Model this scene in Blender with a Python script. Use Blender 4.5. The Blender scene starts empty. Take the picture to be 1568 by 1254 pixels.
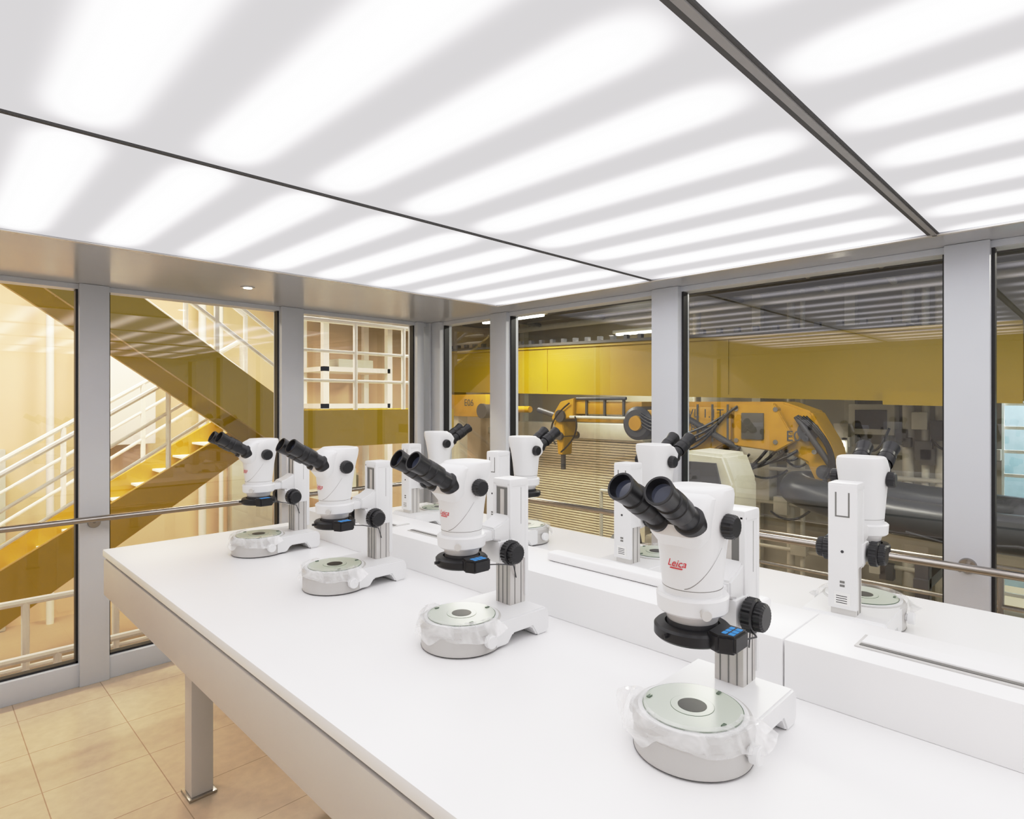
import bpy, bmesh, math, random
from mathutils import Vector, Matrix, noise
random.seed(4)
S = bpy.context.scene
vs_ = S.view_settings
vs_.view_transform = 'Standard'
vs_.use_curve_mapping = True
cmp_ = vs_.curve_mapping
cmp_.white_level = (3,3,3)
cc = cmp_.curves[3]
cc.points[0].location=(0,0); cc.points[1].location=(1,1)
for p in ((.0667,.208),(.2067,.68),(.40,.95),(.667,.988)): cc.points.new(*p)
cmp_.update()
COL = S.collection

# ------------------------------------------------------------------ materials
def newmat(name):
    m = bpy.data.materials.new(name); m.use_nodes = True
    nt = m.node_tree; nt.nodes.clear()
    out = nt.nodes.new('ShaderNodeOutputMaterial')
    return m, nt, out

def pbr(name, col, rough=0.5, metal=0.0, var=0.0, vscale=8.0, spec=0.5, bump=0.0, coat=0.0):
    m, nt, out = newmat(name)
    b = nt.nodes.new('ShaderNodeBsdfPrincipled')
    b.inputs['Roughness'].default_value = rough
    b.inputs['Metallic'].default_value = metal
    b.inputs['Specular IOR Level'].default_value = spec
    b.inputs['Coat Weight'].default_value = coat
    tc = nt.nodes.new('ShaderNodeTexCoord')
    nz = nt.nodes.new('ShaderNodeTexNoise'); nz.inputs['Scale'].default_value = vscale
    nz.inputs['Detail'].default_value = 4
    nt.links.new(tc.outputs['Object'], nz.inputs['Vector'])
    mx = nt.nodes.new('ShaderNodeMix'); mx.data_type = 'RGBA'
    c1 = [max(0, c*(1-var)) for c in col]; c2 = [min(1, c*(1+var)) for c in col]
    mx.inputs[6].default_value = (*c1, 1); mx.inputs[7].default_value = (*c2, 1)
    nt.links.new(nz.outputs['Fac'], mx.inputs[0])
    nt.links.new(mx.outputs[2], b.inputs['Base Color'])
    if bump:
        bp = nt.nodes.new('ShaderNodeBump'); bp.inputs['Strength'].default_value = bump
        bp.inputs['Distance'].default_value = 0.01
        nt.links.new(nz.outputs['Fac'], bp.inputs['Height']); nt.links.new(bp.outputs[0], b.inputs['Normal'])
    nt.links.new(b.outputs[0], out.inputs[0])
    return m

def emis(name, col, s):
    m, nt, out = newmat(name)
    e = nt.nodes.new('ShaderNodeEmission'); e.inputs[0].default_value = (*col, 1); e.inputs[1].default_value = s
    nt.links.new(e.outputs[0], out.inputs[0]); return m

def glassmat(name, tint=(1,1,1), base=0.06):
    m, nt, out = newmat(name)
    tr = nt.nodes.new('ShaderNodeBsdfTransparent'); tr.inputs[0].default_value = (*tint, 1)
    gl = nt.nodes.new('ShaderNodeBsdfGlossy'); gl.inputs['Roughness'].default_value = 0.01
    gl.inputs[0].default_value = (.95,.95,1,1)
    lw = nt.nodes.new('ShaderNodeLayerWeight'); lw.inputs[0].default_value = .5
    pw = nt.nodes.new('ShaderNodeMath'); pw.operation='POWER'; pw.inputs[1].default_value=4.0
    ml = nt.nodes.new('ShaderNodeMath'); ml.operation='MULTIPLY'; ml.inputs[1].default_value=.9
    ad = nt.nodes.new('ShaderNodeMath'); ad.operation = 'ADD'; ad.inputs[1].default_value = base; ad.use_clamp = True
    mx = nt.nodes.new('ShaderNodeMixShader')
    nt.links.new(lw.outputs['Facing'], pw.inputs[0]); nt.links.new(pw.outputs[0], ml.inputs[0])
    nt.links.new(ml.outputs[0], ad.inputs[0]); nt.links.new(ad.outputs[0], mx.inputs[0])
    nt.links.new(tr.outputs[0], mx.inputs[1]); nt.links.new(gl.outputs[0], mx.inputs[2])
    nt.links.new(mx.outputs[0], out.inputs[0]); return m

M = {}
M['white'] = pbr('white_plastic', (.81,.815,.82), .32, var=.015)
M['base'] = pbr('grey_enamel', (.54,.535,.52), .4, var=.02)
M['black'] = pbr('black_rubber', (.010,.010,.012), .35, var=.2)
M['dark'] = pbr('dark_grey', (.05,.05,.055), .45, var=.1)
M['recess'] = pbr('grey_recess', (.20,.20,.19), .5, var=.05)
M['lens'] = pbr('lens_coating', (.05,.06,.10), .06, var=.1, coat=1)
M['red'] = pbr('red_print', (.65,.01,.03), .5)
M['blue'] = emis('blue_keys', (.10,.35,.75), .8)
M['stageglass'] = pbr('stage_glass', (.58,.64,.56), .22, var=.03)
M['rim'] = pbr('rim_green', (.15,.20,.15), .2)
M['alu'] = pbr('anodised_alu', (.60,.59,.57), .35, metal=.1, var=.03)
M['track'] = pbr('track_paint', (.36,.36,.36), .9, spec=0)
M['trackD'] = pbr('track_dark', (.12,.12,.12), .9, spec=0)
M['steel'] = pbr('brushed_steel', (.45,.42,.39), .25, metal=1, var=.08)
M['table'] = pbr('solid_surface', (.93,.93,.93), .35, var=.006)
M['apron'] = pbr('apron_paint', (.65,.63,.60), .45, var=.02)
M['frame'] = pbr('frame_paint', (.62,.655,.71), .4, var=.02)
M['gasket'] = pbr('gasket', (.012,.012,.014), .4)
M['wall'] = pbr('wall_paint', (.85,.84,.83), .6, var=.02)
M['soffit'] = pbr('soffit_gloss', (.46,.48,.52), .20, var=.02, spec=.15)
M['label'] = pbr('label', (.85,.85,.83), .5)
M['glassR'] = glassmat('glass_clear', (.92,.94,.92), .085)
M['glassL'] = glassmat('glass_side', (.98,.97,.93), .08)
M['gold'] = pbr('gold_paint', (.36,.25,.001), .45, var=.07, vscale=2)
M['olive'] = pbr('stringer_paint', (.44,.31,.002), .4, var=.06, vscale=2)
M['orange'] = pbr('crane_orange', (.44,.26,.010), .4, var=.3, vscale=5)
M['amber'] = pbr('stringer_amber', (.56,.35,.005), .4, var=.08, vscale=3)
M['cream'] = pbr('cream_wall', (.80,.64,.42), .7, var=.05, vscale=1.5)
M['hwall'] = pbr('hangar_wall', (.36,.34,.27), .6, var=.25, vscale=1.2)
M['hceil'] = pbr('hangar_ceiling', (.07,.06,.045), .7, var=.5, vscale=2)
M['deck'] = pbr('deck_paint', (.48,.38,.26), .5, var=.12, vscale=2)
M['rail'] = pbr('rail_paint', (.93,.90,.83), .5)
M['pipe'] = pbr('pipe_paint', (.50,.48,.40), .45, var=.15)
M['pipeD'] = pbr('pipe_dark', (.08,.075,.065), .5, var=.3)
M['shutter'] = pbr('shutter_slat', (.80,.73,.57), .45, var=.05)
M['rib'] = pbr('hypalon', (.025,.027,.030), .35, var=.3)
M['gear'] = pbr('gear_paint', (.60,.59,.50), .5, var=.1)
M['dayblue'] = pbr('daylight_blue', (.35,.47,.52), .5, var=.2)  # bluish daylight of the bay put into the colour; rack boxes share it
M['lamp'] = emis('fluorescent', (1,.95,.86), 9)
M['redp'] = pbr('red_paint', (.55,.04,.02), .4)

# thin plastic film
m, nt, out = newmat('plastic_film')
tr = nt.nodes.new('ShaderNodeBsdfTransparent')
b = nt.nodes.new('ShaderNodeBsdfPrincipled'); b.inputs['Base Color'].default_value = (.96,.96,.96,1)
b.inputs['Roughness'].default_value = .10; b.inputs['Coat Weight'].default_value = 1; b.inputs['Coat Roughness'].default_value=.05
mx = nt.nodes.new('ShaderNodeMixShader')
tc = nt.nodes.new('ShaderNodeTexCoord'); nz = nt.nodes.new('ShaderNodeTexNoise'); nz.inputs['Scale'].default_value = 10
nz.inputs['Distortion'].default_value = 2
mr = nt.nodes.new('ShaderNodeMapRange'); mr.inputs[1].default_value=.38; mr.inputs[2].default_value=.75
mr.inputs[3].default_value=.16; mr.inputs[4].default_value=.78
nt.links.new(tc.outputs['Object'], nz.inputs['Vector']); nt.links.new(nz.outputs['Fac'], mr.inputs[0])
nt.links.new(mr.outputs[0], mx.inputs[0]); nt.links.new(tr.outputs[0], mx.inputs[1]); nt.links.new(b.outputs[0], mx.inputs[2])
nt.links.new(mx.outputs[0], out.inputs[0]); M['film'] = m

# floor tiles
m, nt, out = newmat('floor_tiles')
b = nt.nodes.new('ShaderNodeBsdfPrincipled'); b.inputs['Roughness'].default_value = .22
tc = nt.nodes.new('ShaderNodeTexCoord')
br = nt.nodes.new('ShaderNodeTexBrick'); br.offset = 0; br.inputs['Scale'].default_value = 1
br.inputs['Brick Width'].default_value = .40; br.inputs['Row Height'].default_value = .40
br.inputs['Mortar Size'].default_value = .0025; br.inputs['Mortar Smooth'].default_value = .4
br.inputs['Color1'].default_value = (.70,.57,.42,1); br.inputs['Color2'].default_value = (.74,.61,.45,1)
br.inputs['Mortar'].default_value = (.46,.34,.22,1)
nz = nt.nodes.new('ShaderNodeTexNoise'); nz.inputs['Scale'].default_value = 22; nz.inputs['Detail'].default_value = 8
mx = nt.nodes.new('ShaderNodeMix'); mx.data_type='RGBA'; mx.blend_type='MULTIPLY'; mx.inputs[0].default_value=1
rp = nt.nodes.new('ShaderNodeMapRange'); rp.inputs[1].default_value=.3; rp.inputs[2].default_value=.7; rp.inputs[3].default_value=.90; rp.inputs[4].default_value=1.0
nt.links.new(tc.outputs['Object'], br.inputs['Vector']); nt.links.new(tc.outputs['Object'], nz.inputs['Vector'])
nt.links.new(nz.outputs['Fac'], rp.inputs[0])
nt.links.new(br.outputs['Color'], mx.inputs[6]); nt.links.new(rp.outputs[0], mx.inputs[7])
nt.links.new(mx.outputs[2], b.inputs['Base Color']); nt.links.new(b.outputs[0], out.inputs[0]); M['tiles'] = m

# luminous ceiling diffuser: backlit by rows of tubes
def diffuser_mat():
    m, nt, out = newmat('luminous_diffuser')
    N = nt.nodes; L = nt.links
    def math_(op, a, b=None, clamp=False):
        n = N.new('ShaderNodeMath'); n.operation = op; n.use_clamp = clamp
        for i, v in enumerate((a, b)):
            if v is None: continue
            if isinstance(v, (int, float)): n.inputs[i].default_value = v
            else: L.new(v, n.inputs[i])
        return n.outputs[0]
    tc = N.new('ShaderNodeTexCoord'); sp = N.new('ShaderNodeSeparateXYZ'); L.new(tc.outputs['Object'], sp.inputs[0])
    x = math_('MULTIPLY', math_('SUBTRACT', sp.outputs[0], .30), 2*math.pi/.335)
    c = math_('ADD', math_('MULTIPLY', math_('COSINE', x), .5), .5)
    c = math_('POWER', c, 2.5)
    ay = math_('ABSOLUTE', sp.outputs[1])
    mr = N.new('ShaderNodeMapRange'); mr.interpolation_type='SMOOTHSTEP'
    mr.inputs[1].default_value=.66; mr.inputs[2].default_value=.46; mr.inputs[3].default_value=0; mr.inputs[4].default_value=1
    L.new(ay, mr.inputs[0])
    f = math_('MULTIPLY', c, mr.outputs[0])
    st = math_('ADD', math_('MULTIPLY', f, 2.4), .64)
    e = N.new('ShaderNodeEmission'); e.inputs[0].default_value = (1,.968,.992,1)
    L.new(st, e.inputs[1]); L.new(e.outputs[0], out.inputs[0]); return m
M['diffuser'] = diffuser_mat()

# ------------------------------------------------------------------ mesh builder
class MB:
    def __init__(s): s.v=[]; s.f=[]; s.m=[]; s.mats=[]
    def mi(s, k):
        if k not in s.mats: s.mats.append(k)
        return s.mats.index(k)
    def add(s, vs, fs, k):
        o=len(s.v); s.v += [tuple(v) for v in vs]; i=s.mi(k)
        for f in fs: s.f.append(tuple(o+a for a in f)); s.m.append(i)
    def bm(s, bm, k):
        bm.verts.index_update(); s.add([v.co for v in bm.verts], [[v.index for v in f.verts] for f in bm.faces], k); bm.free()
    def box(s, a, b, k, bev=0, seg=2):
        lo=[min(a[i],b[i]) for i in range(3)]; hi=[max(a[i],b[i]) for i in range(3)]
        bm=bmesh.new(); bmesh.ops.create_cube(bm,size=1)
        for v in bm.verts: v.co=Vector([lo[i]+(v.co[i]+.5)*(hi[i]-lo[i]) for i in range(3)])
        if bev: bmesh.ops.bevel(bm,geom=bm.edges[:],offset=bev,segments=seg,affect='EDGES',profile=.6)
        s.bm(bm,k)
    def cyl(s, p, q, r, k, r2=None, n=24, caps=True):
        p=Vector(p); q=Vector(q); r2=r if r2 is None else r2
        s.lathe(p,(q-p),[(0,r),((q-p).length,r2)],k,n,caps)
    def lathe(s, p, d, prof, k, n=32, caps=True, rib=0, nr=0):
        p=Vector(p); d=Vector(d).normalized()
        u=d.orthogonal().normalized(); w=d.cross(u)
        vs=[];fs=[]
        for (h,r) in prof:
            for i in range(n):
                a=2*math.pi*i/n
                rr=r*(1-rib*(i%2)) if rib else r
                vs.append(p+d*h+(u*math.cos(a)+w*math.sin(a))*rr)
        for j in range(len(prof)-1):
            for i in range(n):
                i2=(i+1)%n; fs.append((j*n+i,j*n+i2,(j+1)*n+i2,(j+1)*n+i))
        if caps:
            fs.append(tuple(range(n))[::-1]); fs.append(tuple((len(prof)-1)*n+i for i in range(n)))
        s.add(vs,fs,k)
    def tube(s, pts, r, k, n=12):
        for a,b in zip(pts[:-1],pts[1:]): s.cyl(a,b,r,k,n=n)
    def hose(s, p0, p1, sag, r, k, n=8, seg=10, dirv=(0,0,-1)):
        p0=Vector(p0); p1=Vector(p1); dv=Vector(dirv)
        pts=[p0.lerp(p1,i/seg)+dv*sag*4*(i/seg)*(1-i/seg) for i in range(seg+1)]
        s.tube(pts,r,k,n)
    def loft(s, secs, k, n=40, caps=True):
        vs=[];fs=[]
        for (z,cx,rx,ry,e) in secs:
            for i in range(n):
                a=2*math.pi*i/n; c,sn=math.cos(a),math.sin(a)
                vs.append((cx+rx*math.copysign(abs(c)**(2/e),c), ry*math.copysign(abs(sn)**(2/e),sn), z))
        for j in range(len(secs)-1):
            for i in range(n):
                i2=(i+1)%n; fs.append((j*n+i,j*n+i2,(j+1)*n+i2,(j+1)*n+i))
        if caps: fs.append(tuple(range(n))[::-1]); fs.append(tuple((len(secs)-1)*n+i for i in range(n)))
        s.add(vs,fs,k)
    def prism(s, poly, axis, a, b, k, bev=0):
        def P(u,v,t):
            return {'x':(t,u,v),'y':(u,t,v),'z':(u,v,t)}[axis]
        bm=bmesh.new(); n=len(poly)
        va=[bm.verts.new(P(u,v,a)) for u,v in poly]; vb=[bm.verts.new(P(u,v,b)) for u,v in poly]
        bm.faces.new(va); bm.faces.new(vb[::-1])
        for i in range(n): bm.faces.new((va[i],vb[i],vb[(i+1)%n],va[(i+1)%n]))
        bmesh.ops.recalc_face_normals(bm,faces=bm.faces[:])
        if bev: bmesh.ops.bevel(bm,geom=bm.edges[:],offset=bev,segments=2,affect='EDGES')
        s.bm(bm,k)
    def mesh(s, name, smooth=True):
        me=bpy.data.meshes.new(name); me.from_pydata(s.v,[],s.f)
        for k in s.mats: me.materials.append(M[k])
        me.polygons.foreach_set('material_index',s.m)
        bm=bmesh.new(); bm.from_mesh(me); bmesh.ops.recalc_face_normals(bm,faces=bm.faces[:]); bm.to_mesh(me); bm.free()
        if smooth:
            me.shade_smooth(); me.set_sharp_from_angle(angle=math.radians(32))
        me.update(); return me
    def obj(s, name, loc=(0,0,0), smooth=True, parent=None):
        o=bpy.data.objects.new(name,s.mesh(name,smooth)); COL.objects.link(o); o.location=loc
        if parent: o.parent=parent
        return o

def text_mesh(txt, size, shear=0.0):
    cu=bpy.data.curves.new('t','FONT'); cu.body=txt; cu.size=size; cu.align_x='CENTER'; cu.shear=shear
    cu.resolution_u=3
    o=bpy.data.objects.new('t',cu); COL.objects.link(o)
    me=bpy.data.meshes.new_from_object(o)
    vs=[v.co.copy() for v in me.vertices]; fs=[list(p.vertices) for p in me.polygons]
    bpy.data.objects.remove(o); bpy.data.curves.remove(cu)
    return vs,fs

# ------------------------------------------------------------------ room  (floor z=0, ceiling 2.335)
XR, YL, ZC, EYE = 3.26, 4.27, 2.335, 1.65
X0, Y0 = -2.2, -2.2

b=MB(); b.box((X0,Y0,-.12),(XR+.12,YL+.12,0),'tiles'); b.obj('floor',smooth=False)
b=MB(); b.box((X0-.1,Y0-.1,0),(X0,YL+.12,ZC+.1),'wall'); b.obj('wall_west')
b=MB(); b.box((X0,Y0-.1,0),(XR+.12,Y0,ZC+.1),'wall'); b.obj('wall_south')

LX0, LX1, LY0, LY1 = -1.36, 2.98, -2.1, 3.13
b=MB(); z0,z1=ZC,ZC+.12
b.box((X0,LY1,z0),(XR+.12,YL+.12,z1),'soffit')
b.box((LX1,Y0,z0),(XR+.12,LY1,z1),'soffit')
b.box((X0,Y0,z0),(LX0,LY1,z1),'soffit')
b.box((LX0,Y0,z0),(LX1,LY0,z1),'soffit')
b.box((LX0,LY0,z0+.05),(LX1,LY1,z1),'gasket')
b.obj('ceiling',smooth=False)
edges=[3.13,1.86,.53,-.78,-2.1]
gaps=[0.0,.007,.020,.010,0.0]
for i in range(4):
    ya,yb=edges[i+1]+gaps[i+1],edges[i]-gaps[i]; c=(edges[i+1]+edges[i])/2
    mb=MB(); mb.box((LX0+.01,ya-c,0),(LX1-.01,yb-c,.02),'diffuser'); mb.obj('ceiling_light_panel',loc=(0,c,ZC+.004),smooth=False)
b=MB()
for (y,w) in ((1.86,.007),(-.78,.010)):
    b.box((LX0,y-w+.0005,ZC-.002),(LX1,y+w-.0005,ZC+.03),'trackD')
y=.53
b.box((LX0,y-.0195,ZC-.002),(LX1,y-.013,ZC+.03),'trackD')
b.box((LX0,y-.013,ZC-.006),(LX1,y+.004,ZC+.03),'track')
b.box((LX0,y+.004,ZC-.002),(LX1,y+.0195,ZC+.03),'trackD')
b.box((LX0,LY1-.012,ZC-.006),(LX1+.012,LY1+.012,ZC-.0005),'alu')
b.box((LX1-.012,LY0,ZC-.006),(LX1+.012,LY1-.012,ZC-.0005),'alu')
b.obj('trim_1',smooth=False)
b=MB(); b.lathe((1.44,3.68,ZC-.004),(0,0,1),[(0,.040),(.004,.040)],'alu'); b.lathe((1.44,3.68,ZC-.006),(0,0,1),[(0,.024),(.002,.024)],'lamp'); b.obj('recessed_downlight')

def window(name, axis, a, b_, gl):
    m=MB(); zb,zt=.13,ZC-.012; g=.012
    if axis=='x':
        P=lambda u,w,z:(u,YL+w,z)
    else:
        P=lambda u,w,z:(XR+w,u,z)
    m.add([P(a,.025,zb),P(b_,.025,zb),P(b_,.025,zt),P(a,.025,zt)],[(0,1,2,3)],gl)
    for (u0,u1,za,zc) in ((a,a+g,zb,zt),(b_-g,b_,zb,zt),(a,b_,zb,zb+g),(a,b_,zt-g,zt)):
        m.box(P(u0,.0,za),P(u1,.05,zc),'gasket')
    return m.obj(name,smooth=False)
lp=[(-.60,-.45),(.70,.847),(1.892,2.06),(3.08,3.15)]
rp=[(4.09,4.20),(3.28,3.46),(1.83,2.01),(.375,.535),(-1.08,-.92)]
b=MB()
for (a,c) in lp: b.box((a,YL-.045,0),(c,YL+.09,ZC-.001),'frame',.004)
b.box((X0,YL-.03,0),(XR-.0,YL+.09,.13),'frame',.004)
b.box((X0,YL-.012,ZC-.03),(XR,YL+.09,ZC-.001),'frame')
b.obj('wall_north')
b=MB()
for (a,c) in rp: b.box((XR-.045,a,0),(XR+.09,c,ZC-.001),'frame',.004)
b.box((XR-.03,Y0,0),(XR+.09,YL,.13),'frame',.004)
b.box((XR-.012,Y0,ZC-.03),(XR+.09,YL,ZC-.001),'frame')
b.box((XR-.06,YL-.06,0),(XR+.09,YL+.09,ZC-.001),'frame',.004)
b.obj('wall_east')
window('window_1','x',X0,-.60,'glassL'); window('window_2','x',-.45,.70,'glassL')
window('window_3','x',.847,1.892,'glassL'); window('window_4','x',2.06,3.08,'glassL')
window('window_5','y',3.46,4.09,'glassR'); window('window_6','y',2.01,3.28,'glassR')
window('window_7','y',.535,1.83,'glassR'); window('window_8','y',-.92,.375,'glassR')
window('window_9','y',Y0,-1.08,'glassR')

# handrails
b=MB(); zr=EYE-.675
b.cyl((X0+.1,4.15,zr),(3.0,4.15,zr),.017,'steel'); b.cyl((3.0,4.15,zr),(3.03,3.98,zr),.017,'steel')
b.cyl((3.03,3.98,zr),(3.03,Y0+.1,zr),.017,'steel')
for x in (-.52,.77,1.97): b.cyl((x,4.15,zr-.01),(x,YL-.03,zr-.03),.010,'steel'); b.lathe((x,YL-.055,zr-.03),(0,1,0),[(0,.03),(.01,.034)],'steel')
for y in (3.37,1.92,.45,-1.0): b.cyl((3.03,y,zr-.01),(XR-.03,y,zr-.03),.010,'steel'); b.lathe((XR-.055,y,zr-.03),(1,0,0),[(0,.03),(.01,.034)],'steel')
b.obj('handrail')

# ------------------------------------------------------------------ lab table
TX0,TX1,TY0,TY1,TZ=.605,2.37,-.95,3.15,1.0
b=MB()
b.box((TX0,TY0,TZ-.03),(TX1,TY1,TZ),'table',.004)
b.box((TX0+.012,TY0+.012,TZ-.042),(TX1-.012,TY1-.012,TZ-.03),'gasket')
b.box((TX0+.003,TY0+.003,TZ-.20),(TX1-.003,TY1-.003,TZ-.042),'apron',.006)
for x in (.87,2.1):
    for y in (2.74,1.0,-.55):
        b.box((x-.043,y-.043,0.012),(x+.043,y+.043,TZ-.20),'apron',.004)
        b.box((x-.055,y-.055,0),(x+.055,y+.055,.012),'steel',.002)
b.obj('laboratory_table')
b=MB(); tz=TZ+.122
b.box((1.376,TY0+.02,TZ),(1.614,.522,tz),'table',.004)
b.box((1.376,.525,TZ),(1.614,2.85,tz),'table',.004)
for (y0,y1) in ((-.9,.40),(1.55,2.05),(2.15,2.75)):
    b.box((1.444,y0,tz),(1.528,y1,tz+.003),'alu',.001)
    b.box((1.452,y0+.008,tz+.003),(1.464,y1-.008,tz+.0045),'recess')
    b.box((1.470,y0+.008,tz+.003),(1.522,y1-.008,tz+.0055),'table')
b.obj('service_trunking')
b=MB(); b.box((1.50,.62,tz+.0006),(1.56,1.34,tz+.03),'table',.013,4); b.obj('cable_cover')

# ------------------------------------------------------------------ stereo microscope
def build_scope(seed):
    rnd=random.Random(seed); b=MB()
    b.lathe((0,0,0),(0,0,1),[(0,.104),(.004,.108),(.05,.108),(.052,.110),(.068,.110),(.074,.106)],'base',64)
    b.lathe((0,0,.0005),(0,0,1),[(0,.1045),(.0035,.1087)],'dark',64)
    prof=[(.03,.006),(.075,.006),(.095,.030),(.165,.030),(.185,.0),(.222,.0),(.232,.012),(.232,.058),(.218,.073),(.03,.073)]
    b.prism(prof,'y',-.105,.105,'white',.004)
    b.box((.188,-.10,-.0),(.218,.10,.004),'dark')
    b.lathe((0,0,.074),(0,0,1),[(0,.100),(.003,.100),(.0035,.096)],'white',64)
    b.lathe((0,0,.0765),(0,0,1),[(0,.0915),(.003,.0915)],'rim',64)
    b.lathe((0,0,.0795),(0,0,1),[(0,.090),(.0006,.0895)],'stageglass',64)
    b.lathe((0,0,.080),(0,0,1),[(0,.040),(.0006,.040)],'rim',48)
    b.lathe((0,0,.0806),(0,0,1),[(0,.0393),(.0003,.0393)],'stageglass',48)
    b.lathe((0,0,.0808),(0,0,1),[(0,.0265),(.0006,.0265)],'black',40)
    for a in (110,250,-10):
        ca,sa=math.cos(math.radians(a)),math.sin(math.radians(a))
        b.box((.08*ca-.006,.08*sa-.003,.080),(.08*ca+.006,.08*sa+.003,.083),'rim',.001)
    for sy in (-1,1):
        b.lathe((.0,sy*.100,.038),(0,sy,0),[(0,.010),(.012,.010),(.014,.017),(.028,.017),(.03,.015)],'white',24)
    cx=.18
    b.box((cx-.03,-.031,.07),(cx+.03,.031,.42),'alu',.003)
    b.box((cx-.031,-.0345,.200),(cx+.0335,.0345,.424),'white',.004)
    for yy in (-.018,0,.018): b.box((cx-.0312,yy-.0010,.074),(cx-.029,yy+.0010,.20),'recess')
    for xx in (-.012,.012): b.box((cx+xx-.0010,-.0318,.074),(cx+xx+.0010,-.029,.20),'recess'); b.box((cx+xx-.0010,.0318,.074),(cx+xx+.0010,.029,.20),'recess')
    b.box((cx-.036,-.037,.408),(cx+.036,.037,.430),'white',.005)
    b.box((cx-.036,-.037,.20),(cx-.026,-.024,.42),'white',.003); b.box((cx-.036,.024,.20),(cx-.026,.037,.42),'white',.003)
    b.box((cx-.0325,-.024,.30),(cx-.028,.024,.405),'recess')
    b.box((cx-.0335,-.008,.30),(cx-.029,.008,.400),'alu',.001)
    b.box((cx+.008,-.0350,.30),(cx+.0092,-.034,.405),'recess')
    b.box((cx+.024,-.036,.09),(cx+.038,.036,.425),'white',.004)
    b.box((cx+.0375,-.018,.34),(cx+.0385,-.014,.405),'recess'); b.box((cx+.0375,.014,.34),(cx+.0385,.018,.405),'recess')
    b.box((cx+.0375,-.018,.338),(cx+.0385,.018,.342),'recess')
    b.lathe((cx+.037,0,.245),(1,0,0),[(0,.004),(.002,.004)],'dark',12)
    b.box((cx+.0375,-.02,.10),(cx+.039,.02,.135),'label')
    for i in range(4): b.box((cx+.039,-.015,.106+.006*i),(cx+.0393,.012,.108+.006*i),'dark')
    b.box((cx+.0375,-.006,.15),(cx+.039,.006,.156),'recess'); b.box((cx+.0375,-.006,.16),(cx+.039,.006,.166),'recess')
    b.prism([(.085,.268),(.085,.300),(.12,.312),(.150,.330),(.152,.19),(.118,.195),(.108,.215),(.108,.262)],'y',-.034,.034,'white',.004)
    b.box((.10,-.040,.205),(.165,.040,.262),'white',.008)
    b.lathe((0,0,.262),(0,0,1),[(0,.060),(.004,.064),(.030,.066),(.034,.062)],'white',48)
    b.box((.05,-.028,.266),(.10,.028,.294),'white',.006)
    for sy in (-1,1):
        b.lathe((.128,sy*.038,.232),(0,sy,0),[(0,.013),(.010,.013),(.010,.020)],'black',32)
        b.lathe((.128,sy*.046,.232),(0,sy,0),[(0,.030),(.003,.034),(.020,.034),(.023,.030)],'black',48,rib=.05)
        b.lathe((.128,sy*.069,.232),(0,sy,0),[(0,.028),(.002,.0285),(.014,.0275),(.018,.023)],'black',48,rib=.06)
    b.lathe((-.045,-.045,.277),(-1,-1,0),[(0,.006),(.012,.006),(.013,.009),(.022,.009)],'alu',20)
    b.loft([(.240,0,.040,.040,2),(.246,0,.046,.046,2),(.262,0,.050,.050,2),(.264,0,.0535,.0535,2),(.30,0,.0540,.0540,2),
            (.33,0,.0565,.0560,2.1),(.37,.0,.0600,.0590,2.2),(.41,.001,.0640,.0620,2.4),(.44,.003,.0670,.0645,2.6),
            (.462,.009,.0660,.0650,2.8),(.478,.016,.0610,.0640,2.8),(.487,.020,.0560,.0610,2.8),(.490,.021,.0520,.0570,2.8)],'white',56)
    b.loft([(.3085,0,.0552,.0552,2),(.3095,0,.0553,.0553,2)],'recess',56)
    b.lathe((-.054,.012,.462),(-1,0,.5),[(0,.004),(.004,.004)],'dark',10)
    n=14; vs=[];fs=[]
    for i in range(n+1):
        t=i/n; a=math.pi+ (.25+1.2*t); z=.312+.075*t**1.6
        r=.0562+ (z-.31)*.085
        for dz in (0,.0012): vs.append((r*math.cos(a),r*math.sin(a),z+dz))
    for i in range(n): fs.append((2*i,2*i+2,2*i+3,2*i+1))
    b.add(vs,fs,'recess')
    for sy in (-1,1):
        b.lathe((.004,sy*.055,.425),(0,sy,0),[(0,.014),(.010,.014)],'white',24)
        b.lathe((.004,sy*.063,.425),(0,sy,0),[(0,.019),(.003,.023),(.018,.022),(.022,.018)],'black',40,rib=.05)
    b.loft([(.385,-.040,.018,.040,2.4),(.41,-.046,.030,.056,2.6),(.45,-.044,.034,.060,2.6),(.476,-.022,.034,.058,2.6),(.484,-.012,.03,.05,2.6)],'white',40)
    ang=math.radians(30); d=Vector((-math.cos(ang),0,math.sin(ang)))
    for sy in (-1,1):
        dd=(d+Vector((0,sy*.05,0))).normalized()
        p=Vector((-.040,sy*.029,.425))
        b.lathe(p,dd,[(0,.027),(.034,.0285),(.038,.026),(.040,.0225),(.068,.0215)],'black',40)
        q=p+dd*.068
        b.lathe(q,dd,[(0,.0245),(.002,.0255),(.030,.0255),(.032,.0240),(.034,.0240),(.036,.0255),(.052,.0245),(.054,.022),(.080,.0245),(.092,.0260),(.094,.0250),(.094,.0215),(.078,.0185)],'black',44,caps=False)
        b.lathe(q+dd*.077,dd,[(0,.0186),(.0012,.0186)],'lens',32)
        b.lathe(q+dd*.0775,dd,[(0,.0200),(.0015,.0188)],'recess',32,caps=False)
    b.box((-.078,-.022,.428),(-.058,.022,.452),'black',.006)
    vs,fs=text_mesh('Leica',.0185,.35)
    R=.0600
    w=[(-R*math.cos(v.x/R),-R*math.sin(v.x/R),.352+v.y) for v in vs]
    b.add(w,fs,'red')
    b.box((-R-.0003,.012,.348),(-R+.003,-.012,.3492),'red')
    b.lathe((0,0,.212),(0,0,1),[(0,.052),(.0,.066),(.004,.070),(.020,.070),(.024,.066),(.026,.050)],'black',56,caps=False)
    b.lathe((0,0,.214),(0,0,1),[(0,.030),(.0,.053)],'label',56,caps=False)
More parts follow.
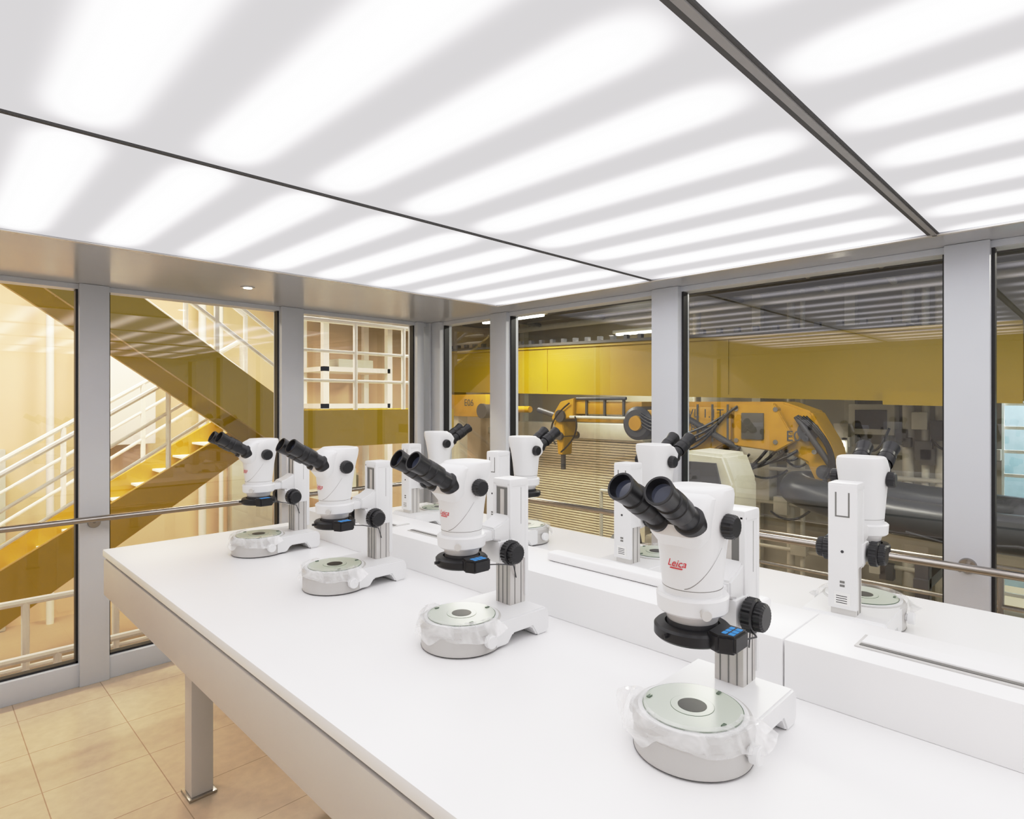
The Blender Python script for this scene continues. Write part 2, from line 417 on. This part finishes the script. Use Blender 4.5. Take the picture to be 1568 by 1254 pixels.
    b.lathe((0,0,.225),(0,0,1),[(0,.046),(.02,.046)],'dark',48)
    b.prism([(-.038,-.048),(.012,-.046),(.020,-.066),(.018,-.100),(-.036,-.100),(-.048,-.072)],'z',.212,.244,'black',.004)
    for i in range(3):
        b.box((-.030+.014*i,-.094,.244),(-.020+.014*i,-.084,.2448),'blue'); b.box((-.030+.014*i,-.080,.244),(-.020+.014*i,-.072,.2448),'blue')
    b.lathe((-.064,.012,.226),(-1,.2,0),[(0,.004),(.014,.004)],'black',12)
    b.tube([(.01,-.098,.228),(.05,-.100,.222),(.09,-.080,.21),(.15,-.045,.19),(.17,-.034,.15)],.0016,'dark',8)
    # loose clear film draped over the front of the foot
    na,nrr=140,20; vs=[];fs=[]
    nv=lambda x,y,z: noise.noise(Vector((x,y,z)))
    for i in range(na+1):
        a=math.radians(96+192*i/na)
        ca,sa=math.cos(a),math.sin(a)
        e=min(1,min(i,na-i)/16)
        low=nv(1.4*ca+seed*2.3,1.4*sa,.7)
        hang=.50+.9*nv(2.0*ca,2.0*sa+seed,3.3)
        flare=max(0,.35+1.1*low)+1.2*(1-e)
        for j in range(nrr+1):
            t=j/nrr
            top=min(1,t/.32); dn=max(0,(t-.32)/.68)
            r=.086+.0275*top + dn*(.004+.018*flare)
            z=.0845-.0005*top - (dn**1.15)*(.026+.034*hang)*(.45+.55*e)
            r+=nv(a*2.6,t*1.4,seed*1.7)*.006*dn + abs(nv(a*5,t*2,seed*5.1))*.003*dn
            z+=nv(a*2.4,t*1.8,seed+9)*.007*dn
            r=max(r,.086 if t<.32 else .1135)
            vs.append((r*ca,r*sa,max(z,.0025+.003*dn)))
    W=nrr+1
    for i in range(na):
        for j in range(nrr): fs.append((i*W+j,(i+1)*W+j,(i+1)*W+j+1,i*W+j+1))
    b.add(vs,fs,'film')
    return b.mesh('stereo_microscope')

spots=[(1.04,.562,0),(1.055,1.247,1),(1.06,1.94,0),(1.07,2.616,1)]
meshes=[build_scope(1),build_scope(2)]
for i,(x,y,s) in enumerate(spots):
    o=bpy.data.objects.new('stereo_microscope',meshes[s]); COL.objects.link(o); o.location=(x,y,TZ+.0002)
    o.rotation_euler=(0,0,math.radians([0,-2,1,2][i]))
for i,(x,y,s) in enumerate([(2.0,.53,1),(2.02,1.24,0),(2.04,1.95,1),(2.04,2.60,0)]):
    o=bpy.data.objects.new('stereo_microscope',meshes[s]); COL.objects.link(o); o.location=(x,y,TZ+.0002)
    o.rotation_euler=(0,0,math.radians(180+[2,-2,1,-1][i]))

# ------------------------------------------------------------------ exterior hangar
DZ=-1.0; HX,HY,HZ=8.6,9.2,3.55
b=MB(); b.box((-6,-6,DZ-.1),(HX+3,HY+.2,DZ),'deck'); b.obj('ground_deck',smooth=False)
b=MB(); b.box((-6,HY,DZ),(HX+.2,HY+.2,HZ+1.5),'cream'); b.obj('wall_hangar_north',smooth=False)
b=MB(); b.box((HX,.9,DZ),(HX+.2,HY,HZ),'hwall'); b.box((HX,-6,2.1),(HX+.2,.9,HZ),'hwall')
for y in (1.2,2.4,3.6,4.9,8.2): b.box((HX-.12,y-.06,DZ),(HX,y+.06,HZ),'gear')
b.box((HX-.1,.9,1.0),(HX,HY,1.12),'gear')
b.obj('wall_hangar_east',smooth=False)
b=MB(); b.box((HX+2.6,-6,DZ),(HX+2.7,3,HZ-.01),'dayblue'); b.obj('wall_daylight_bay',smooth=False)  # wall coloured blue in place of a daylight opening
b=MB()
for i in range(9): b.box((HX+1.2,-5,DZ+.3*i+.2),(HX+1.24,2,DZ+.3*i+.24),'rail')
for y in (-4,-3,-2,-1,0,1): b.box((HX+1.18,y,DZ),(HX+1.24,y+.05,2.3),'rail')
for i in range(50):
    y=-4.5+random.random()*6; z=DZ+.24+.3*random.randint(0,7); b.box((HX+1.25,y,z),(HX+1.5,y+.2,z+.18),random.choice(('dark','gear','dark','dayblue')))
b.obj('equipment_rack',smooth=False)
b=MB(); b.box((XR+.13,-6,HZ),(HX+3,HY+.2,HZ+.1),'hceil'); b.obj('ceiling_hangar',smooth=False)
b=MB(); b.box((-6,YL+.13,HZ+.9),(XR+.13,HY+.2,HZ+1.0),'cream'); b.obj('ceiling_stairwell',smooth=False)
b=MB()
for y in range(-3,8,1):
    b.box((3.6,y+.25,HZ-.28),(HX-.45,y+.33,HZ-.002),'pipeD'); b.box((3.6,y+.2,HZ-.30),(HX-.45,y+.38,HZ-.28),'pipeD')
for (x,z,r,k) in ((7.9,3.15,.07,'pipe'),(7.6,3.05,.04,'pipe'),(6.8,3.18,.05,'pipeD'),(7.2,3.2,.03,'pipe'),(6.2,3.15,.06,'pipe'),(8.05,2.98,.05,'pipe')):
    b.cyl((x,-5,z),(x,8.15,z),r,k,n=14)
b.box((6.9,-5,2.98),(7.4,8.15,3.03),'pipeD'); b.box((5.4,-5,3.06),(5.7,8.15,3.12),'pipeD')
for y in (1.2,2.6,4.4,6.3): b.lathe((7.4,y,3.0),(0,0,1),[(0,.16),(.25,.22)],'pipeD',20)
for y in (1.5,2.2,3.3,4.1,5.6,7.0): b.cyl((5.6,y,3.02),(8.0,y+.3,3.02),.035,random.choice(('pipe','pipeD')),n=10)
b.obj('overhead_pipework')
def lamp(x,y,z,L,axis,pw,col=(1,.95,.85)):
    m=MB(); d=(L/2,.07,0) if axis=='x' else (.07,L/2,0)
    m.box((-d[0],-d[1],0),(d[0],d[1],.05),'gear',.01)
    dd=(L/2-.04,.04) if axis=='x' else (.04,L/2-.04)
    m.box((-dd[0],-dd[1],-.03),(dd[0],dd[1],0),'lamp',.01)
    o=m.obj('fluorescent_luminaire',loc=(x,y,z))
    l=bpy.data.lights.new('tube_light','AREA'); l.shape='RECTANGLE'
    l.size=L if axis=='x' else .2; l.size_y=.2 if axis=='x' else L
    l.energy=pw; l.color=col
    lo=bpy.data.objects.new('tube_light',l); COL.objects.link(lo); lo.parent=o; lo.location=(0,0,-.05)
lamp(6.3,6.3,2.88,1.3,'y',55); lamp(7.9,5.2,2.72,.8,'y',50)
lamp(4.8,2.0,2.88,1.4,'y',52); lamp(4.8,5.5,2.88,1.4,'y',52); lamp(5.2,-1.0,2.88,1.4,'y',55)
lamp(.5,6.6,4.1,1.6,'x',95,(1,.93,.80)); lamp(3.0,6.8,4.1,1.6,'x',100,(1,.93,.80)); lamp(-1.6,6.4,4.1,1.6,'x',85,(1,.93,.80))
lamp(HX+1.6,0,3.2,2.0,'y',200,(.85,.95,1))  # bluish lamp added to stand in for daylight in the bay
b=MB(); b.box((0,-.2,-.08),(.15,.2,.08),'gear',.01); b.box((-.02,-.17,-.06),(0,.17,.06),'lamp'); b.obj('flood_lamp',loc=(HX-.48,2.52,1.10))
# gold bridge girder
b=MB()
def inc(y): return .017+ .024*(y-1.2)
def seg(xa,xb,ya,yb,za,zb,k,e=.0):
    vs=[]
    for x in (xa,xb):
        for y in (ya,yb):
            for z in (za,zb): vs.append((x,y,EYE+z+inc(y)))
    b.add(vs,[(0,1,3,2),(4,6,7,5),(0,4,5,1),(2,3,7,6),(0,2,6,4),(1,5,7,3)],k)
seg(7.2,7.75,.6,9.1,0,.72,'gold')
seg(7.16,7.2,.6,9.1,-.02,.02,'gold'); seg(7.16,7.2,.6,9.1,.70,.74,'gold')
seg(7.12,7.8,1.5,9.1,.74,.78,'pipeD')
for y in (3.4,6.4): seg(7.190,7.2,y,y+.04,.02,.70,'gold')
for i in range(34): seg(7.13,7.2,1.4+i*.23,1.46+i*.23,.78,.84,'dark')
seg(7.25,7.7,-1.6,.6,-.02,.55,'gold'); seg(7.1,7.2,1.0,1.7,-.06,.08,'gold')
b.box((7.3,-1.6,DZ),(7.6,-1.3,EYE),'gold'); b.box((7.3,8.85,DZ),(7.6,9.1,EYE+.2),'gold')
b.obj('gantry_girder',smooth=False)

# knuckle crane
b=MB(); Z=EYE
X1,X2=6.45,6.85
b.prism([(3.62,Z+.0),(2.45,Z-.0),(2.18,Z-.10),(1.98,Z-.45),(1.92,Z-.86),(2.12,Z-.84),(2.22,Z-.62),(2.48,Z-.50),(3.05,Z-.46),(3.35,Z-.62),(3.66,Z-.56)],'x',X1,X2,'orange',.02)
b.prism([(2.95,Z-.02),(2.52,Z-.02),(2.3,Z-.4),(2.5,Z-.52),(2.95,Z-.48)],'x',X1-.08,X1,'orange',.01)
b.box((X1-.02,2.62,Z-.40),(X1-.10,2.86,Z-.12),'pipeD',.01)
b.box((X1-.05,3.0,Z-.42),(X1,3.55,Z-.06),'orange',.01)
for y in (3.02,3.2,3.38,3.53): b.box((X1-.06,y,Z-.45),(X1-.045,y+.02,Z-.03),'pipeD')
for (y,z) in ((2.5,-.08),(2.5,-.42),(2.92,-.08),(2.92,-.42),(3.6,-.1),(3.6,-.5),(2.12,-.5),(2.02,-.78)):
    b.lathe((X1-.09,y,Z+z),(1,0,0),[(0,.025),(.1,.025)],'steel',10)
b.lathe((X1-.04,2.2,Z-.30),(1,0,0),[(0,.10),(.5,.10)],'dark',24); b.lathe((X1-.04,2.05,Z-.7),(1,0,0),[(0,.07),(.5,.07)],'dark',24)
b.cyl((X1-.06,2.30,Z-.15),(X1-.06,1.98,Z-.62),.03,'dark'); b.cyl((X1-.06,2.9,Z-.52),(X1-.06,3.5,Z-.2),.035,'dark')
for k in range(4):
    b.hose((X1-.1,2.9+.05*k,Z-.05-.03*k),(X1-.1,3.65,Z-.40-.05*k),.05+.03*k,.014,'black')
    b.hose((X1-.08,2.2+.03*k,Z-.15),(X1-.08,1.95+.03*k,Z-.75),.10+.02*k,.014,'black',dirv=(0,-1,0))
    b.hose((X1-.06,3.5,Z-.1-.05*k),(X1-.06,4.15,Z-.15-.04*k),.12,.014,'black')
    b.hose((X1-.03,2.3+.1*k,Z-.5),(X1+.1,3.3+.1*k,Z-.55),.16+.05*k,.016,'black')
b.lathe((X1-.05,4.22,Z-.27),(1,0,0),[(0,.17),(.03,.21),(.30,.21),(.33,.17)],'dark',36); b.lathe((X1-.08,4.22,Z-.27),(1,0,0),[(0,.09),(.04,.10)],'orange',24)
b.box((X1,3.6,Z-.32),(X2,4.15,Z-.10),'orange',.02)
b.box((X1+.05,4.2,Z-.17),(X2-.05,5.35,Z+.0),'orange',.015); b.box((X1+.1,4.4,Z-.28),(X2-.1,5.3,Z-.19),'orange',.015)
b.cyl((X1,4.4,Z+.04),(X1,5.2,Z+.04),.02,'dark'); b.cyl((X1-.02,4.35,Z-.21),(X1-.02,5.3,Z-.21),.02,'gear')
for y in (4.45,4.75,5.05): b.box((X1+.03,y,Z-.2),(X1+.06,y+.03,Z+.02),'pipeD')
b.prism([(5.25,Z+.05),(5.5,Z+.0),(5.66,Z-.22),(5.56,Z-.46),(5.42,Z-.48),(5.46,Z-.26),(5.26,Z-.2)],'x',X1,X2-.1,'orange',.01)
b.lathe((X1-.04,5.48,Z-.20),(1,0,0),[(0,.085),(.4,.085)],'dark',24); b.lathe((X1-.04,5.49,Z-.48),(1,0,0),[(0,.055),(.4,.055)],'dark',24)
b.prism([(5.43,Z-.48),(5.57,Z-.48),(5.54,Z-.74),(5.45,Z-.74)],'x',X1,X1+.2,'orange',.01); b.cyl((X1+.06,5.49,Z-.95),(X1+.06,5.49,Z-.74),.035,'dark'); b.cyl((X1+.05,5.62,Z-.2),(X1+.05,5.95,Z-.12),.04,'dark')
b.hose((X1-.04,5.3,Z-.02),(X1-.04,5.55,Z-.6),.18,.012,'black',dirv=(0,1,0)); b.hose((X1-.04,5.2,Z-.2),(X1-.04,5.45,Z-.7),.12,.012,'black',dirv=(0,-1,0))
b.lathe((X1+.25,3.25,DZ),(0,0,1),[(0,.28),(.05,.28),(.06,.11),(2.1,.11)],'pipeD',24)
for (y0,z0,sz,t) in ((2.28,Z-.40,.15,'E06'),(3.28,Z-.18,.14,'VL 1.1T'),(3.30,Z-.34,.14,'8.4 m')):
    vs,fs=text_mesh(t,sz); b.add([(X1-.092,y0-v.x,z0+v.y) for v in vs],fs,'dark')
b.obj('knuckle_boom_crane')
b=MB(); b.box((6.6,7.2,EYE-.25),(7.0,8.9,EYE+.12),'orange',.02); b.lathe((6.55,7.25,EYE-.15),(1,0,0),[(0,.12),(.5,.12)],'dark',20)
vs,fs=text_mesh('E06',.16); b.add([(6.585,7.6-v.x,EYE-.07+v.y) for v in vs],fs,'dark')
b.cyl((6.8,6.4,EYE-.12),(6.8,7.2,EYE-.12),.05,'orange'); b.box((6.7,8.0,DZ),(6.9,8.2,EYE-.25),'gear')
b.obj('crane_jib')

b=MB(); z=DZ; y0,y1=5.35,7.9
n=46; hh=(1.02-DZ)/n
for i in range(n):
    zz=DZ+i*hh
    b.prism([(HX-.30,zz),(HX-.33,zz+.3*hh),(HX-.33,zz+.7*hh),(HX-.30,zz+hh-.004),(HX-.28,zz+hh-.004),(HX-.28,zz)],'y',y0,y1,'shutter')
b.box((HX-.36,y0-.08,DZ),(HX-.2,y0,1.1),'gear'); b.box((HX-.36,y1,DZ),(HX-.2,y1+.08,1.1),'gear'); b.box((HX-.45,y0-.1,1.02),(HX-.13,y1+.1,1.28),'gear',.02)
b.obj('roller_shutter')

b=MB()
for (y,r,k) in ((3.05,.05,'pipe'),(2.9,.03,'gear'),(1.72,.06,'pipe'),(1.55,.04,'gear'),(1.40,.06,'pipe'),(4.4,.06,'pipe'),(4.6,.04,'pipe'),(5.1,.03,'pipeD'),(8.4,.06,'pipe'),(8.65,.04,'pipeD')):
    b.cyl((HX-.32,y,DZ),(HX-.32,y,HZ-.01),r,k,n=14)
b.box((HX-.35,1.85,1.25),(HX-.12,2.35,1.62),'gear',.02); b.box((HX-.37,1.93,1.32),(HX-.34,2.27,1.55),'dark')
b.box((HX-.4,3.3,.3),(HX-.12,3.8,1.15),'gear',.02); b.box((HX-.3,4.0,-.1),(HX-.12,4.3,.9),'gear',.02)
for z in (-.3,.3,.75): b.cyl((HX-.38,1.0,z),(HX-.38,5.2,z),.025,'pipe',n=10)
for i in range(40):
    y=1.0+random.random()*4; z=-.8+random.random()*2.2; s=.06+random.random()*.14
    b.box((HX-.45,y,z),(HX-.33,y+s,z+s*1.3),random.choice(('gear','pipeD','dark','pipe','pipeD')),.01)
for i in range(14):
    y=1.1+random.random()*3.8; z=.2+random.random()*1.2
    b.hose((HX-.46,y,z),(HX-.46,y+.3+.4*random.random(),z-.2+.4*random.random()),.1+.15*random.random(),.015,'black')
b.obj('wall_pipework')

# rigid inflatable boat on cradle
b=MB()
def sweep(pts,r,k,n=20,r1=None):
    P=[Vector(p) for p in pts]; vs=[];fs=[]
    for i,p in enumerate(P):
        t=(P[min(i+1,len(P)-1)]-P[max(i-1,0)]).normalized(); u=Vector((0,0,1)); w=t.cross(u).normalized(); u=w.cross(t)
        rr=r if 0<i<len(P)-1 else r*.35
        for j in range(n):
            a=2*math.pi*j/n; vs.append(p+(u*math.sin(a)+w*math.cos(a))*rr)
    for i in range(len(P)-1):
        for j in range(n):
            j2=(j+1)%n; fs.append((i*n+j,i*n+j2,(i+1)*n+j2,(i+1)*n+j))
    fs.append(tuple(range(n))); fs.append(tuple((len(P)-1)*n+j for j in range(n)))
    b.add(vs,fs,k)
zb=.65
pts=[(5.85,-1.8,zb),(5.85,-1.7,zb),(5.85,.6,zb)]
for i in range(1,12):
    a=math.pi*i/12; pts.append((6.40-.55*math.cos(a),.95+1.35*math.sin(a),zb+.14*math.sin(a)))
pts+=[(6.95,.6,zb),(6.95,-1.7,zb),(6.95,-1.8,zb)]
sweep(pts,.155,'rib')
b.prism([(5.95,zb-.05),(6.4,zb-.45),(6.85,zb-.05)],'y',-1.6,1.5,'gear',.02)
b.box((6.2,-.6,zb-.1),(6.6,-.1,zb+.45),'gear',.04); b.box((6.25,-.55,zb+.45),(6.3,-.15,zb+.6),'dark')
for y in (1.5,.9,.3): b.lathe((5.69,y,zb),(1,0,0),[(0,.05),(.03,.05)],'dark',16)
b.tube([(5.69,1.2,zb-.05),(5.67,.9,zb-.10),(5.67,.5,zb-.05),(5.67,0,zb-.10)],.010,'dark',8)
for y in (-1.2,1.1):
    b.box((5.7,y-.05,zb-.5),(7.1,y+.05,zb-.42),'dark')
    for x in (5.75,7.0): b.box((x,y-.05,DZ),(x+.08,y+.05,zb-.3),'dark')
b.obj('inflatable_boat')
# deck machinery
b=MB()
b.box((5.2,2.5,DZ),(5.9,3.9,DZ+.5),'pipeD',.03)
b.box((5.3,2.7,DZ+.5),(5.8,3.4,DZ+1.3),'pipe',.04)
b.lathe((5.4,3.1,DZ+1.0),(0,1,0),[(0,.28),(.05,.28),(.06,.18),(.6,.18),(.61,.28),(.66,.28)],'pipeD',28)
b.prism([(2.45,.45),(2.45,.9),(2.55,1.16),(2.95,1.18),(3.1,.8),(3.1,.3),(2.6,.3)],'x',5.3,5.8,'gear',.03); b.prism([(2.55,.80),(2.62,1.08),(2.88,1.08),(2.95,.80)],'x',5.27,5.3,'dark')
b.cyl((5.25,2.5,DZ),(5.25,2.5,.7),.02,'gear'); b.cyl((5.25,3.9,DZ),(5.25,3.9,.7),.02,'gear'); b.cyl((5.25,2.5,.7),(5.25,3.9,.7),.02,'gear')
for k in range(6): b.hose((5.25,2.5+.2*k,.5),(5.5,2.45+.25*k,DZ+.5),.15,.018,'black',dirv=(-.3,-1,0))
b.obj('deck_winch')
b=MB()
for z in (.1,.35,.6): b.cyl((4.9,-3,z),(4.9,2.3,z),.016,'steel',n=10)
for i in range(7): b.cyl((4.9,-3+i*.88,DZ),(4.9,-3+i*.88,.6),.018,'steel',n=10)
b.obj('guard_rail')
b=MB(); b.box((5.3,.2,DZ),(5.6,1.0,-.4),'gear',.02); b.box((5.3,-1.2,DZ),(5.6,-.1,-.2),'dark',.02); b.lathe((5.3,1.8,DZ),(0,0,1),[(0,.2),(.5,.2)],'redp',20); b.obj('deck_storage_crates')

# switchback stairs (north)
b=MB(); Z=EYE
up=[(.2,Z+1.65),(.2,Z+1.20),(.683,Z+.865),(2.316,Z-.31),(2.52,Z-.46),(4.6,Z-.46),(4.6,Z-.085),(2.62,Z-.085),(2.47,Z+.05),(1.289,Z+.885)]
b.prism(up,'y',5.58,5.64,'olive'); b.prism(up,'y',6.42,6.48,'olive')
dn=[(2.62,Z-.16),(2.62,Z-.50),(.40,Z-1.98),(-.60,Z-2.65),(-1.0,Z-2.65),(.51,Z-1.42)]
b.prism(dn,'y',6.52,6.58,'amber'); b.prism(dn,'y',7.42,7.48,'amber')
b.box((2.5,5.64,Z-.2),(4.6,7.45,Z-.14),'gear')
for i in range(13):
    x=.35+i*.18; z=Z+1.30-i*.127
    b.box((x,5.64,z-.02),(x+.22,6.42,z),'rail')
for i in range(14):
    x=2.5-i*.2; z=Z-.46-i*.135
    b.box((x-.22,6.58,z-.02),(x,7.42,z),'rail')
def railrun(y,p,q,n,h,dirz=0):
    p=Vector((p[0],y,p[1])); q=Vector((q[0],y,q[1]))
    for k in (1,.66,.33): b.cyl(p+Vector((0,0,h*k)),q+Vector((0,0,h*k)),.024 if k==1 else .017,'rail',n=8)
    for i in range(n+1):
        c=p.lerp(q,i/n); b.cyl(c,c+Vector((0,0,h)),.024,'rail',n=8)
railrun(5.61,(.2,Z+1.65),(2.5,Z+.0),4,.9); railrun(6.45,(.2,Z+1.65),(2.5,Z+.0),4,.9)
railrun(5.61,(2.7,Z-.085),(4.5,Z-.085),3,.9)
railrun(6.55,(2.5,Z-.25),(-1.0,Z-2.5),5,.9); railrun(7.45,(2.5,Z-.25),(-1.0,Z-2.5),5,.9)
b.box((4.4,5.6,DZ),(4.5,5.7,Z-.2),'rail'); b.box((4.4,7.3,DZ),(4.5,7.4,Z-.2),'rail')
b.obj('switchback_staircase',smooth=False)
b=MB()
railrun(4.95,(-.6,DZ),(2.0,DZ),4,1.0)
railrun(5.2,(-1.0,DZ),(1.6,DZ),5,1.3)
b.obj('stair_railing')
b=MB()
for x in (4.3,5.4):
    for y in (8.2,8.9): b.box((x,y,DZ),(x+.09,y+.09,3.9),'rail')
for z in (.2,1.55,2.1,3.0): b.box((4.3,8.2,z),(5.45,8.97,z+.07),'rail')
b.box((4.5,8.3,.27),(4.9,8.7,.62),'gear',.01); b.box((5.0,8.3,.27),(5.3,8.7,.5),'pipe',.01); b.box((4.6,8.3,2.17),(5.2,8.7,2.3),'gear',.01)
b.obj('storage_shelving',smooth=False)
b=MB()
for x,r in ((2.9,.05),(3.15,.03),(-.8,.05),(1.2,.04)): b.cyl((x,9.0,DZ),(x,9.0,4.4),r,'rail',n=12)
b.box((1.6,8.9,1.1),(2.3,9.15,2.4),'rail',.02); b.box((3.3,9.0,DZ),(3.9,9.18,1.2),'gear',.02); b.box((-.2,9.05,DZ),(.8,9.18,1.1),'gear',.02)
b.obj('wall_conduits')
b=MB(); b.lathe((0,0,0),(0,0,1),[(0,.07),(.42,.07),(.47,.04),(.50,.025),(.54,.025)],'redp',20); b.box((-.03,-.03,.52),(.06,.03,.58),'dark',.005); b.obj('fire_extinguisher',loc=(2.28,5.2,DZ))

# ------------------------------------------------------------------ world, camera
w=bpy.data.worlds.new('world'); S.world=w; w.use_nodes=True
w.node_tree.nodes['Background'].inputs[0].default_value=(.8,.85,1,1); w.node_tree.nodes['Background'].inputs[1].default_value=.5
cam=bpy.data.cameras.new('camera'); co=bpy.data.objects.new('camera',cam); COL.objects.link(co)
cam.sensor_fit='HORIZONTAL'; cam.sensor_width=36; cam.lens=36*925/1568; cam.shift_y=-12/1568; cam.clip_start=.02
co.location=(0,0,EYE); co.rotation_euler=(math.radians(90),0,math.radians(-45)); S.camera=co
